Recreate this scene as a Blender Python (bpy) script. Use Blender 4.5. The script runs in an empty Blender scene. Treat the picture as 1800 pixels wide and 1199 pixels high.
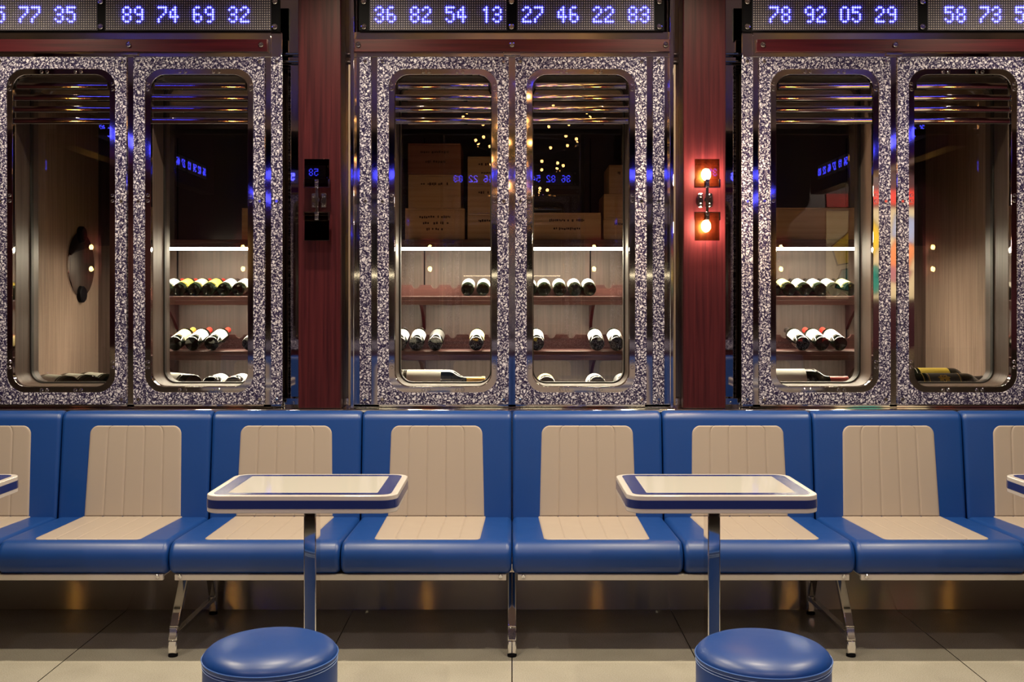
import bpy, bmesh, math, random
from mathutils import Vector, Matrix
PI = math.pi
random.seed(7)
SC = bpy.context.scene
COL = SC.collection
F = 1842.0                 # focal length in pixels of the 1800x1199 frame
HZ = 528.0                 # pixel row of the horizon
CAMZ = 1.365
# ------------------------------------------------------------------ camera
cam = bpy.data.cameras.new('camera')
cam.sensor_width = 36.0
cam.lens = F / 1800 * 36.0
cam.shift_y = (HZ - 599.5) / 1800
cam.clip_start = 0.02
co = bpy.data.objects.new('camera', cam)
COL.objects.link(co)
co.location = (0, 0, CAMZ)
co.rotation_euler = (PI / 2, 0, 0)
SC.camera = co
# ------------------------------------------------------------------ world and exposure
w = bpy.data.worlds.new('world')
SC.world = w
w.use_nodes = True
w.node_tree.nodes['Background'].inputs[0].default_value = (0.30, 0.24, 0.36, 1)
w.node_tree.nodes['Background'].inputs[1].default_value = 0.02
vs = SC.view_settings
vs.view_transform = 'Standard'
vs.look = 'None'
vs.exposure = 0.0
vs.gamma = 1.0
vs.use_curve_mapping = False
CY = SC.cycles
CY.max_bounces = 9
CY.diffuse_bounces = 2
CY.glossy_bounces = 5
CY.transmission_bounces = 6
CY.transparent_max_bounces = 12
CY.caustics_reflective = False
CY.caustics_refractive = False
CY.sample_clamp_indirect = 4.0
CY.use_denoising = True
CY.use_adaptive_sampling = True
CY.adaptive_threshold = 0.02
# ceiling spot lamps: one row near the wall, one over the aisle, one by the far seats
CEIL = 3.10
SPOTS = []
for row, (sy, pw) in enumerate(((3.85, 160), (2.75, 84), (0.95, 55))):
    for sx in (-2.25, -0.75, 0.75, 2.25):
        l = bpy.data.lights.new('ceiling_spot', 'SPOT')
        l.energy = pw
        l.color = (1.0, 0.84, 0.84) if row == 2 else (1.0, 0.85, 0.58)
        l.spot_size = math.radians(140)
        l.spot_blend = 0.8
        l.shadow_soft_size = 0.035
        o = bpy.data.objects.new('ceiling_spot', l)
        COL.objects.link(o)
        o.location = (sx, sy, CEIL - 0.03)
        SPOTS.append((sx, sy))
l = bpy.data.lights.new('painting_fill', 'SPOT')  # added spot without a fitting, brightens the reflected painting
l.energy = 260
l.color = (1.0, 0.88, 0.7)
l.spot_size = math.radians(60)
o = bpy.data.objects.new('painting_fill', l)
COL.objects.link(o)
o.location = (3.75, 0.6, 3.0)
o.rotation_euler = (math.radians(-52), 0, 0)

# ------------------------------------------------------------------ helpers
def X(px, Y):
    return (px - 900.0) * Y / F
def Z(py, Y):
    return CAMZ - (py - HZ) * Y / F

class MB:
    def __init__(s):
        s.v = []; s.f = []
    def add(s, vs_, fs_):
        n = len(s.v)
        s.v += [tuple(p) for p in vs_]
        s.f += [tuple(i + n for i in f) for f in fs_]
        return s
    def box(s, x0, x1, y0, y1, z0, z1):
        v = [(x0,y0,z0),(x1,y0,z0),(x1,y1,z0),(x0,y1,z0),(x0,y0,z1),(x1,y0,z1),(x1,y1,z1),(x0,y1,z1)]
        return s.add(v, [(0,3,2,1),(4,5,6,7),(0,1,5,4),(1,2,6,5),(2,3,7,6),(3,0,4,7)])
    def prism_xz(s, pts, y0, y1):          # outline in x,z pushed along y
        n = len(pts)
        v = [(x, y0, z) for x, z in pts] + [(x, y1, z) for x, z in pts]
        f = [tuple(range(n)), tuple(range(2*n-1, n-1, -1))]
        f += [(i, i+n, (i+1) % n + n, (i+1) % n) for i in range(n)]
        return s.add(v, f)
    def prism_xy(s, pts, z0, z1):
        n = len(pts)
        v = [(x, y, z0) for x, y in pts] + [(x, y, z1) for x, y in pts]
        f = [tuple(range(n-1, -1, -1)), tuple(range(n, 2*n))]
        f += [(i, (i+1) % n, (i+1) % n + n, i+n) for i in range(n)]
        return s.add(v, f)
    def prism_yz(s, pts, x0, x1):
        n = len(pts)
        v = [(x0, y, z) for y, z in pts] + [(x1, y, z) for y, z in pts]
        f = [tuple(range(n-1, -1, -1)), tuple(range(n, 2*n))]
        f += [(i, (i+1) % n, (i+1) % n + n, i+n) for i in range(n)]
        return s.add(v, f)
    def ring_xz(s, outer, inner, y0, y1):  # plate with a hole, front at y0
        n = len(outer)
        v = [(x,y0,z) for x,z in outer] + [(x,y0,z) for x,z in inner] + [(x,y1,z) for x,z in outer] + [(x,y1,z) for x,z in inner]
        f = []
        for i in range(n):
            j = (i+1) % n
            f += [(i, j, n+j, n+i), (2*n+j, 2*n+i, 3*n+i, 3*n+j), (i, 2*n+i, 2*n+j, j), (n+j, 3*n+j, 3*n+i, n+i)]
        return s.add(v, f)
    def ring_xy(s, outer, inner, z0, z1):
        n = len(outer)
        v = [(x,y,z1) for x,y in outer] + [(x,y,z1) for x,y in inner] + [(x,y,z0) for x,y in outer] + [(x,y,z0) for x,y in inner]
        f = []
        for i in range(n):
            j = (i+1) % n
            f += [(i, j, n+j, n+i), (2*n+j, 2*n+i, 3*n+i, 3*n+j), (i, 2*n+i, 2*n+j, j), (n+j, 3*n+j, 3*n+i, n+i)]
        return s.add(v, f)
    def lathe(s, prof, n=24, c=(0,0,0), axis='z', cap0=True, cap1=True):
        def P(r, h, a):
            p, q = r*math.cos(a), r*math.sin(a)
            if axis == 'z': return (c[0]+p, c[1]+q, c[2]+h)
            if axis == 'y': return (c[0]+q, c[1]+h, c[2]+p)
            return (c[0]+h, c[1]+p, c[2]+q)
        m = len(prof)
        v = [P(r, h, 2*PI*k/n) for r, h in prof for k in range(n)]
        f = []
        for i in range(m-1):
            for k in range(n):
                k2 = (k+1) % n
                f.append((i*n+k, i*n+k2, (i+1)*n+k2, (i+1)*n+k))
        if cap0: f.append(tuple(range(n-1, -1, -1)))
        if cap1: f.append(tuple((m-1)*n+k for k in range(n)))
        return s.add(v, f)
    def ribbon(s, path, t, x0, x1):        # bar of thickness t along a path in y,z
        L = []; R = []
        for i, p in enumerate(path):
            d = Vector((0, 0))
            if i > 0: d += (Vector(p) - Vector(path[i-1])).normalized()
            if i < len(path)-1: d += (Vector(path[i+1]) - Vector(p)).normalized()
            d.normalize()
            nrm = Vector((-d.y, d.x))
            sc = 1.0
            if 0 < i < len(path)-1:
                a = (Vector(p) - Vector(path[i-1])).normalized()
                sc = 1.0 / max(0.5, a.dot(d))
            L.append(Vector(p) + nrm*t/2*sc); R.append(Vector(p) - nrm*t/2*sc)
        for i in range(len(path)-1):
            q = [L[i], L[i+1], R[i+1], R[i]]
            s.prism_yz([(a.x, a.y) for a in q], x0, x1)
        return s
    def sphere(s, c, r, n=16, m=10, sx=1, sy=1, sz=1):
        prof = [(max(1e-5, r*math.sin(PI*i/m)), -r*math.cos(PI*i/m)) for i in range(m+1)]
        k = len(s.v)
        s.lathe(prof, n, (0,0,0), 'z', True, True)
        for i in range(k, len(s.v)):
            x, y, z = s.v[i]
            s.v[i] = (c[0]+x*sx, c[1]+y*sy, c[2]+z*sz)
        return s
    def mesh(s, name, mat, o=(0,0,0), ang=35, weld=False):
        me = bpy.data.meshes.new(name)
        me.from_pydata([(a-o[0], b-o[1], c-o[2]) for a, b, c in s.v], [], s.f)
        bm = bmesh.new(); bm.from_mesh(me)
        if weld: bmesh.ops.remove_doubles(bm, verts=bm.verts, dist=1e-5)
        bmesh.ops.recalc_face_normals(bm, faces=bm.faces)
        bm.to_mesh(me); bm.free()
        me.shade_smooth()
        me.set_sharp_from_angle(angle=math.radians(ang))
        if mat: me.materials.append(mat)
        return me
    def build(s, name, mat, parent=None, o=(0,0,0), bev=0.0, ang=35, weld=False, loc=None):
        me = s.mesh(name, mat, o, ang, weld)
        ob = bpy.data.objects.new(name, me)
        COL.objects.link(ob)
        if parent is not None: ob.parent = parent
        if loc is not None: ob.location = loc
        elif parent is None: ob.location = o
        if bev > 0:
            b = ob.modifiers.new('bevel', 'BEVEL')
            b.width = bev; b.segments = 2; b.limit_method = 'ANGLE'; b.angle_limit = math.radians(40)
        return ob

def rrect(cx, cz, w_, h, r, n=8):
    pts = []
    for (sx, sz, a0) in ((1, -1, -90), (1, 1, 0), (-1, 1, 90), (-1, -1, 180)):
        ox, oz = cx + sx*(w_/2-r), cz + sz*(h/2-r)
        for k in range(n+1):
            a = math.radians(a0 + 90*k/n)
            pts.append((ox + r*math.cos(a), oz + r*math.sin(a)))
    return pts

def round_poly(pts, n=8):                  # [(y,z,r)] to a rounded outline
    out = []
    N = len(pts)
    for i in range(N):
        p = Vector(pts[i][:2]); r = pts[i][2]
        a = (Vector(pts[i-1][:2]) - p).normalized(); b = (Vector(pts[(i+1) % N][:2]) - p).normalized()
        if r <= 0:
            out.append((p.x, p.y)); continue
        half = math.acos(max(-1, min(1, a.dot(b)))) / 2
        d = r / math.tan(half)
        c = p + (a+b).normalized() * (r/math.sin(half))
        s0 = p + a*d - c; s1 = p + b*d - c
        a0 = math.atan2(s0.y, s0.x); a1 = math.atan2(s1.y, s1.x)
        da = (a1 - a0 + PI) % (2*PI) - PI
        for k in range(n+1):
            t = a0 + da*k/n
            out.append((c.x + r*math.cos(t), c.y + r*math.sin(t)))
    return out

def empty(name, loc, label, cat, group=None, rz=0.0):
    o = bpy.data.objects.new(name, None)
    COL.objects.link(o)
    o.empty_display_size = 0.05
    o.location = loc; o.rotation_euler = (0, 0, rz)
    tag(o, label, cat, group)
    return o
def tag(o, label, cat, group=None):
    o['label'] = label; o['category'] = cat
    if group: o['group'] = group
    return o
def structure(o):
    o['kind'] = 'structure'
    return o
def clone(o, parent=None):
    c = o.copy()
    COL.objects.link(c)
    if parent is not None: c.parent = parent
    for ch in list(o.children):
        clone(ch, c)
    return c
def put(src, loc, parent):                 # copy of one part at a place
    c = src.copy(); COL.objects.link(c); c.parent = parent; c.location = loc
    return c

# ------------------------------------------------------------------ materials
def base_mat(name):
    m = bpy.data.materials.new(name); m.use_nodes = True
    nt = m.node_tree
    return m, nt, nt.nodes['Principled BSDF']
def plain(name, col, rough=0.5, metal=0.0, spec=0.5, coat=0.0):
    m, nt, b = base_mat(name)
    b.inputs['Base Color'].default_value = (*col, 1)
    b.inputs['Roughness'].default_value = rough
    b.inputs['Metallic'].default_value = metal
    b.inputs['Specular IOR Level'].default_value = spec
    if coat:
        b.inputs['Coat Weight'].default_value = coat
        b.inputs['Coat Roughness'].default_value = 0.08
    return m
def emit(name, col, strength):
    m, nt, b = base_mat(name)
    b.inputs['Base Color'].default_value = (*[min(1, c) for c in col], 1)
    b.inputs['Emission Color'].default_value = (*col, 1)
    b.inputs['Emission Strength'].default_value = strength
    return m
def node(nt, typ, **kw):
    n = nt.nodes.new(typ)
    for k, v in kw.items():
        setattr(n, k, v)
    return n
def ramp(nt, src, stops):
    r = nt.nodes.new('ShaderNodeValToRGB')
    e = r.color_ramp.elements
    while len(e) < len(stops): e.new(0.5)
    for el, (p, c) in zip(e, stops):
        el.position = p; el.color = (*c, 1)
    nt.links.new(src, r.inputs[0])
    return r.outputs[0]
def wood(name, c0, c1, rough=0.35, axis=2, scale=1.0, coat=0.0, bump=0.05):
    m, nt, b = base_mat(name)
    tc = node(nt, 'ShaderNodeTexCoord'); mp = node(nt, 'ShaderNodeMapping')
    s = [70*scale]*3; s[axis] = 2.2*scale
    mp.inputs['Scale'].default_value = s
    nt.links.new(tc.outputs['Object'], mp.inputs[0])
    n1 = node(nt, 'ShaderNodeTexNoise'); n1.inputs['Scale'].default_value = 1.0; n1.inputs['Detail'].default_value = 5
    n1.inputs['Distortion'].default_value = 0.6
    nt.links.new(mp.outputs[0], n1.inputs['Vector'])
    mid = tuple((a+b_)/2 for a, b_ in zip(c0, c1))
    c = ramp(nt, n1.outputs[0], [(0.30, c0), (0.5, mid), (0.72, c1)])
    nt.links.new(c, b.inputs['Base Color'])
    b.inputs['Roughness'].default_value = rough
    if coat:
        b.inputs['Coat Weight'].default_value = coat; b.inputs['Coat Roughness'].default_value = 0.1
    if bump:
        bp = node(nt, 'ShaderNodeBump'); bp.inputs['Strength'].default_value = bump; bp.inputs['Distance'].default_value = 0.002
        nt.links.new(n1.outputs[0], bp.inputs['Height']); nt.links.new(bp.outputs[0], b.inputs['Normal'])
    return m
def vinyl(name, col, rough=0.36, bump=0.12):
    m, nt, b = base_mat(name)
    b.inputs['Base Color'].default_value = (*col, 1)
    tc = node(nt, 'ShaderNodeTexCoord')
    n1 = node(nt, 'ShaderNodeTexNoise'); n1.inputs['Scale'].default_value = 9.0; n1.inputs['Detail'].default_value = 3
    nt.links.new(tc.outputs['Object'], n1.inputs['Vector'])
    n2 = node(nt, 'ShaderNodeTexVoronoi'); n2.inputs['Scale'].default_value = 420.0
    nt.links.new(tc.outputs['Object'], n2.inputs['Vector'])
    r = node(nt, 'ShaderNodeMapRange'); r.inputs[3].default_value = rough-0.06; r.inputs[4].default_value = rough+0.08
    nt.links.new(n1.outputs[0], r.inputs[0]); nt.links.new(r.outputs[0], b.inputs['Roughness'])
    ad = node(nt, 'ShaderNodeMath', operation='MULTIPLY_ADD'); ad.inputs[1].default_value = 0.04
    nt.links.new(n2.outputs[0], ad.inputs[0]); nt.links.new(n1.outputs[0], ad.inputs[2])
    bp = node(nt, 'ShaderNodeBump'); bp.inputs['Strength'].default_value = bump; bp.inputs['Distance'].default_value = 0.004
    nt.links.new(ad.outputs[0], bp.inputs['Height']); nt.links.new(bp.outputs[0], b.inputs['Normal'])
    return m
def pattern_mat(name):                     # dense white squiggles on dark navy
    m, nt, b = base_mat(name)
    tc = node(nt, 'ShaderNodeTexCoord')
    nz = node(nt, 'ShaderNodeTexNoise'); nz.inputs['Scale'].default_value = 55; nz.inputs['Detail'].default_value = 2
    nt.links.new(tc.outputs['Object'], nz.inputs['Vector'])
    mx = node(nt, 'ShaderNodeVectorMath', operation='MULTIPLY_ADD')
    mx.inputs[1].default_value = (0.028, 0.0, 0.028)
    nt.links.new(nz.outputs['Color'], mx.inputs[0]); nt.links.new(tc.outputs['Object'], mx.inputs[2])
    vo = node(nt, 'ShaderNodeTexVoronoi', feature='DISTANCE_TO_EDGE'); vo.inputs['Scale'].default_value = 82
    nt.links.new(mx.outputs[0], vo.inputs['Vector'])
    v2 = node(nt, 'ShaderNodeTexNoise'); v2.inputs['Scale'].default_value = 150; v2.inputs['Detail'].default_value = 3
    nt.links.new(mx.outputs[0], v2.inputs['Vector'])
    s1 = node(nt, 'ShaderNodeMath', operation='MULTIPLY_ADD'); s1.inputs[1].default_value = 1.1; s1.inputs[2].default_value = -0.27
    nt.links.new(vo.outputs[0], s1.inputs[0])
    s2 = node(nt, 'ShaderNodeMath', operation='ADD')
    nt.links.new(v2.outputs[0], s2.inputs[0]); nt.links.new(s1.outputs[0], s2.inputs[1])
    c = ramp(nt, s2.outputs[0], [(0.30, (0.018, 0.013, 0.045)), (0.39, (0.13, 0.115, 0.19)), (0.47, (0.42, 0.40, 0.49)), (0.72, (0.62, 0.60, 0.70))])
    nt.links.new(c, b.inputs['Base Color'])
    b.inputs['Roughness'].default_value = 0.22
    return m
def pane_mat(name, tint=(0.93, 0.94, 0.93), refl=1.0, ior=1.5):
    m = bpy.data.materials.new(name); m.use_nodes = True
    nt = m.node_tree; nt.nodes.clear()
    out = node(nt, 'ShaderNodeOutputMaterial')
    t = node(nt, 'ShaderNodeBsdfTransparent'); t.inputs[0].default_value = (*tint, 1)
    g = node(nt, 'ShaderNodeBsdfGlossy'); g.inputs['Roughness'].default_value = 0.0
    g.inputs['Color'].default_value = (1, 1, 1, 1)
    fr = node(nt, 'ShaderNodeFresnel'); fr.inputs[0].default_value = ior
    mu = node(nt, 'ShaderNodeMath', operation='MULTIPLY'); mu.inputs[1].default_value = refl; mu.use_clamp = True
    nt.links.new(fr.outputs[0], mu.inputs[0])
    mix = node(nt, 'ShaderNodeMixShader')
    nt.links.new(mu.outputs[0], mix.inputs[0]); nt.links.new(t.outputs[0], mix.inputs[1]); nt.links.new(g.outputs[0], mix.inputs[2])
    nt.links.new(mix.outputs[0], out.inputs[0])
    return m
def floor_mat():
    m, nt, b = base_mat('terrazzo_tiles')
    tc = node(nt, 'ShaderNodeTexCoord')
    sp = node(nt, 'ShaderNodeSeparateXYZ'); nt.links.new(tc.outputs['Object'], sp.inputs[0])
    ab = node(nt, 'ShaderNodeMath', operation='ABSOLUTE'); nt.links.new(sp.outputs[0], ab.inputs[0])
    cur = None
    for c in (0.0, 0.70, 1.697, 2.697):
        d = node(nt, 'ShaderNodeMath', operation='SUBTRACT'); d.inputs[1].default_value = c
        nt.links.new(ab.outputs[0], d.inputs[0])
        e = node(nt, 'ShaderNodeMath', operation='ABSOLUTE'); nt.links.new(d.outputs[0], e.inputs[0])
        if cur is None: cur = e.outputs[0]
        else:
            mn = node(nt, 'ShaderNodeMath', operation='MINIMUM')
            nt.links.new(cur, mn.inputs[0]); nt.links.new(e.outputs[0], mn.inputs[1]); cur = mn.outputs[0]
    lt = node(nt, 'ShaderNodeMath', operation='LESS_THAN'); lt.inputs[1].default_value = 0.0022
    nt.links.new(cur, lt.inputs[0])
    n1 = node(nt, 'ShaderNodeTexNoise'); n1.inputs['Scale'].default_value = 260; n1.inputs['Detail'].default_value = 3
    nt.links.new(tc.outputs['Object'], n1.inputs['Vector'])
    n2 = node(nt, 'ShaderNodeTexNoise'); n2.inputs['Scale'].default_value = 5; n2.inputs['Detail'].default_value = 4
    nt.links.new(tc.outputs['Object'], n2.inputs['Vector'])
    mm = node(nt, 'ShaderNodeMath', operation='MULTIPLY_ADD'); mm.inputs[1].default_value = 0.35
    nt.links.new(n2.outputs[0], mm.inputs[0]); nt.links.new(n1.outputs[0], mm.inputs[2])
    c = ramp(nt, mm.outputs[0], [(0.45, (0.30, 0.28, 0.245)), (0.9, (0.48, 0.455, 0.41))])
    mx = node(nt, 'ShaderNodeMix', data_type='RGBA'); mx.inputs[7].default_value = (0.015, 0.012, 0.01, 1)
    nt.links.new(lt.outputs[0], mx.inputs[0]); nt.links.new(c, mx.inputs[6])
    nt.links.new(mx.outputs[2], b.inputs['Base Color'])
    b.inputs['Roughness'].default_value = 0.14
    return m
def brushed(name, col=(0.54, 0.48, 0.44)):   # steel brushed along x: highlights stretch upright
    m = bpy.data.materials.new(name); m.use_nodes = True
    nt = m.node_tree; nt.nodes.clear()
    out = node(nt, 'ShaderNodeOutputMaterial')
    g = node(nt, 'ShaderNodeBsdfAnisotropic', distribution='GGX')
    g.inputs['Color'].default_value = (*col, 1)
    g.inputs['Roughness'].default_value = 0.225
    g.inputs['Anisotropy'].default_value = 0.90
    tg = node(nt, 'ShaderNodeCombineXYZ'); tg.inputs[0].default_value = 1.0
    nt.links.new(tg.outputs[0], g.inputs['Tangent'])
    nt.links.new(g.outputs[0], out.inputs[0])
    return m

M = {}
M['chrome'] = plain('polished_chrome', (0.78, 0.76, 0.75), 0.045, 1.0)
M['mirror'] = plain('mirror_steel', (0.66, 0.63, 0.62), 0.02, 1.0)
M['mahogany'] = wood('mahogany_veneer', (0.018, 0.0018, 0.0045), (0.056, 0.0080, 0.0115), 0.36, 2, 1.0)
M['mahogany'].node_tree.nodes['Principled BSDF'].inputs['Specular IOR Level'].default_value = 0.25
M['mahogany_x'] = wood('mahogany_rail', (0.026, 0.002, 0.005), (0.075, 0.007, 0.012), 0.28, 0, 1.0, 0.2)
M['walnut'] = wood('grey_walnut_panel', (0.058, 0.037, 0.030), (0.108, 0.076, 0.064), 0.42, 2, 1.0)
M['side_lit'] = wood('walnut_side_lit', (0.20, 0.138, 0.105), (0.34, 0.25, 0.195), 0.42, 2, 1.0)  # walnut lightened: LED light on the side panels put into the colour
M['redwood'] = wood('red_shelf_wood', (0.036, 0.0115, 0.010), (0.076, 0.026, 0.022), 0.38, 0, 1.0)
M['plywood'] = wood('pale_ceiling_board', (0.26, 0.20, 0.13), (0.34, 0.26, 0.17), 0.5, 1, 0.5)
M['pattern'] = pattern_mat('squiggle_laminate')
M['blue'] = vinyl('blue_vinyl', (0.004, 0.040, 0.205))
M['cream'] = vinyl('cream_vinyl', (0.33, 0.275, 0.245), 0.5, 0.08)
M['thread'] = plain('pale_thread', (0.30, 0.42, 0.72), 0.7)
M['rail'] = plain('cream_metal_rail', (0.55, 0.50, 0.45), 0.35, 0.0)
M['black'] = plain('black_plastic', (0.005, 0.005, 0.007), 0.6, 0, 0.06)
M['gasket'] = plain('black_rubber', (0.008, 0.007, 0.007), 0.5)
M['pane'] = pane_mat('window_glass', (0.95, 0.95, 0.94), 1.15)
M['steel'] = brushed('brushed_steel')
M['floor'] = floor_mat()
M['led_off'] = plain('unlit_led', (0.52, 0.47, 0.49), 0.3)
M['led_on'] = emit('lit_led', (0.055, 0.058, 1.0), 16.0)
M['panel'] = plain('display_board', (0.035, 0.03, 0.05), 0.7)
M['shade_panel'] = plain('shade_black_panel', (0.012, 0.009, 0.012), 0.5)
M['top_glow'] = emit('added_top_glow', (1.0, 0.80, 0.55), 3.5)  # emission of the strip added to brighten the cabinet top
M['strip'] = emit('led_strip', (1.0, 0.88, 0.66), 92.0)
M['strip_soft'] = emit('led_strip_wide', (1.0, 0.88, 0.68), 76.0)
M['strip_dim'] = emit('led_strip_dimmed', (1.0, 0.84, 0.56), 7.0)
M['bulb'] = emit('glowing_bulb', (1.0, 0.70, 0.40), 720.0)
M['chand'] = emit('chandelier_bulb', (1.0, 0.45, 0.12), 40.0)
M['amber'] = pane_mat('amber_glass', (0.42, 0.36, 0.19), 1.3)
M['amber_unlit'] = pane_mat('amber_glass_unlit', (0.10, 0.03, 0.02), 1.6)  # same tinted glass as the lit sconce, darkened in colour to look unlit
M['navy'] = plain('navy_laminate', (0.012, 0.022, 0.13), 0.18)
M['white'] = plain('white_laminate', (0.52, 0.475, 0.46), 0.16)
M['bottle'] = plain('dark_bottle_glass', (0.004, 0.007, 0.004), 0.06)
M['lab_white'] = plain('white_paper_label', (0.66, 0.64, 0.56), 0.6)
M['lab_yellow'] = plain('yellow_paper_label', (0.60, 0.43, 0.05), 0.6)
M['lab_cream'] = plain('cream_paper_label', (0.58, 0.49, 0.20), 0.6)
M['lab_dark'] = plain('black_paper_label', (0.03, 0.027, 0.025), 0.5)
M['gold'] = plain('gold_foil', (0.75, 0.50, 0.12), 0.3, 0.8)
M['cap_red'] = plain('red_capsule', (0.45, 0.03, 0.02), 0.35)
M['cap_gold'] = plain('gold_capsule', (0.75, 0.42, 0.08), 0.35, 0.5)
M['cap_dark'] = plain('dark_capsule', (0.02, 0.015, 0.015), 0.35)
M['cap_silver'] = plain('pale_capsule', (0.6, 0.58, 0.5), 0.35, 0.4)
M['crate'] = wood('pine_crate', (0.58, 0.37, 0.18), (0.70, 0.48, 0.26), 0.6, 0, 0.6)
M['crate_red'] = wood('stained_crate', (0.26, 0.10, 0.06), (0.34, 0.15, 0.09), 0.6, 0, 0.6)
M['ink'] = plain('brown_stamp_ink', (0.06, 0.03, 0.015), 0.8)
M['ceiling'] = plain('beige_ceiling', (0.20, 0.155, 0.14), 0.35)
M['darkwall'] = plain('dark_side_wall', (0.05, 0.012, 0.02), 0.4)

YD = 4.65                                   # front of the door panels
def ddx(px): return X(px, YD)
def ddz(py): return Z(py, YD)

# ------------------------------------------------------------------ setting
fl = MB().box(-6.5, 6.5, -3.2, 6.6, -0.1, 0.0).build('floor', M['floor']); structure(fl)
ce = MB().box(-6.5, 6.5, -3.2, 6.6, CEIL, CEIL+0.1).build('ceiling', M['ceiling']); structure(ce)
for nm, x0, x1 in (('wall_left', -6.6, -6.5), ('wall_right', 6.5, 6.6)):
    structure(MB().box(x0, x1, -3.2, 6.6, 0, CEIL).build(nm, M['darkwall']))
b = MB()
for sg in (-1, 1):
    xs = sorted((sg*0.700, sg*1.082))
    b.box(xs[0], xs[1], 4.74, 4.80, 0.88, CEIL)
    xs = sorted((sg*2.62, sg*6.5))
    b.box(xs[0], xs[1], 4.74, 4.80, 0.88, CEIL)
structure(b.build('wall_back', M['mirror']))
structure(MB().box(-6.5, 6.5, 6.5, 6.6, 0, CEIL).build('wall_back', M['darkwall']))
structure(MB().box(-6.5, 6.5, -3.3, -3.2, 0, CEIL).build('wall_front', M['darkwall']))
structure(MB().box(-6.5, 6.5, 4.62, 4.74, 0.0, 0.872).build('baseboard_back', M['steel'], bev=0.002))
TRIM = [0]
def trim(mb, mat, bev=0.003):
    TRIM[0] += 1
    return structure(mb.build('trim_%d' % TRIM[0], mat, bev=bev))
trim(MB().box(-6.5, 6.5, 4.585, 4.74, 0.872, 0.888), M['chrome'], 0.004)     # ledge over the seat backs
PX = 0.848
posts = []
for sx in (-PX, PX):
    posts.append(trim(MB().box(sx-0.094, sx+0.094, 4.615, 4.74, 0.888, CEIL), M['mahogany'], 0.004))
for sx in (-2.78, 2.78):
    trim(MB().box(sx-0.094, sx+0.094, 4.615, 4.74, 0.888, CEIL), M['mahogany'], 0.004)
for sg in (-1, 1):                          # small chrome rails on the mirror beside each post
    for z in (2.440, 2.475):
        b = MB()
        for x0, x1 in ((0.715, PX-0.094), (PX+0.094, 1.07)):
            b.lathe([(0.006, 0), (0.006, x1-x0)], 10, (sg*x0 if sg > 0 else -x1, 4.715, z), 'x')
        trim(b, M['chrome'], 0)

for sg in (-1, 1):                          # screwed foot plates of the mirror at each side of a post
    for x0, x1 in ((0.716, PX-0.096), (PX+0.096, 1.066)):
        xs = sorted((sg*x0, sg*x1))
        b = MB().box(xs[0], xs[1], 4.695, 4.74, 0.888, 0.925)
        for t in (0.3, 0.7):
            b.lathe([(0.0066, 0.0), (0.0066, -0.003), (0.0052, -0.0042), (0.0030, -0.0042), (0.0026, -0.0022)], 12, (xs[0]+(xs[1]-xs[0])*t, 4.695, 0.906), 'y', False, True)
        trim(b, M['chrome'], 0)
# ------------------------------------------------------------------ wine cabinets
scr_mb = MB().lathe([(0.0066, 0.0), (0.0066, -0.003), (0.0052, -0.0042), (0.0030, -0.0042), (0.0026, -0.0022)], 12, (0,0,0), 'y', False, True)
SCREW = scr_mb.mesh('screw', M['chrome'])
def screw(parent, x, y, z, o, name='screw', k=1.15):
    s = bpy.data.objects.new(name, SCREW); COL.objects.link(s)
    s.parent = parent; s.location = (x-o[0], y-o[1], z-o[2]); s.scale = (k, k, k)
    return s
DW = 0.583; DZ0 = ddz(711); DZ1 = ddz(100)
DH = DZ1-DZ0; DC = (DZ0+DZ1)/2
def make_door(cab, cx, o, clean=False):
    y = YD
    hole = rrect(cx, DC, DW-0.101, DH-0.106, 0.080)
    ringi = rrect(cx, DC, DW-0.153, DH-0.156, 0.064)
    outer = rrect(cx, DC, DW, DH, 0.004)
    door = MB().ring_xz(rrect(cx, DC, DW-0.002, DH-0.002, 0.004), ringi, y+0.004, y+0.030).build('cabinet_door', M['chrome'], cab, o, 0.0015)
    MB().ring_xz(outer, hole, y, y+0.004).build('patterned_panel', M['pattern'], door, o, 0.0008)
    # deep porthole lining, black gasket and inner lip
    big = rrect(cx, DC, DW-0.141, DH-0.144, 0.070)
    MB().ring_xz(big, rrect(cx, DC, DW-0.157, DH-0.160, 0.062), y+0.030, y+0.165).build('porthole_lining', M['walnut'], door, o)
    MB().ring_xz(big, rrect(cx, DC, DW-0.170, DH-0.173, 0.056), y+0.165, y+0.190).build('gasket', M['gasket'], door, o)
    MB().ring_xz(big, rrect(cx, DC, DW-0.160, DH-0.163, 0.060), y+0.190, y+0.250).build('porthole_lining', M['walnut'], door, o)
    g = rrect(cx, DC, DW-0.165, DH-0.168, 0.058)
    gm = MB().prism_xz(g, y+0.176, y+0.177)
    gm.build('glass_pane', M['pane'], door, o)
    # four chrome slats across the top of the opening
    wv = DW-0.156
    for py in (150, 170.5, 191, 211.5):
        zc = ddz(py)
        pr = [(y+0.1010-0.09*math.cos(math.radians(a/2-5)), zc+0.0078+0.09*math.sin(math.radians(a/2-5))) for a in range(-17, 18, 2)]
        pr += [(y+0.045, zc+0.0125), (y+0.045, zc-0.0125)]
        hw = wv/2 if py > 160 else wv/2-0.012
        MB().prism_yz(pr, cx-hw, cx+hw).build('louvre_slat', M['chrome'], door, o, 0.0006, 50)
    for zz in (ddz(126), ddz(685.5)):
        for dx in (-0.075, 0.075):
            for e in (-0.0125, 0.0125):
                screw(door, cx+dx+e, y+0.004, zz, o)
    for sg in (-1, 1):
        for py in (152, 348, 641):
            for e in (-0.0125, 0.0125):
                screw(door, cx+sg*(DW/2-0.0635), y+0.004, ddz(py)+e, o)
        for py in (108, 354, 702):
            screw(door, cx+sg*(DW/2-0.022), y, ddz(py), o)
    return door
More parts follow.
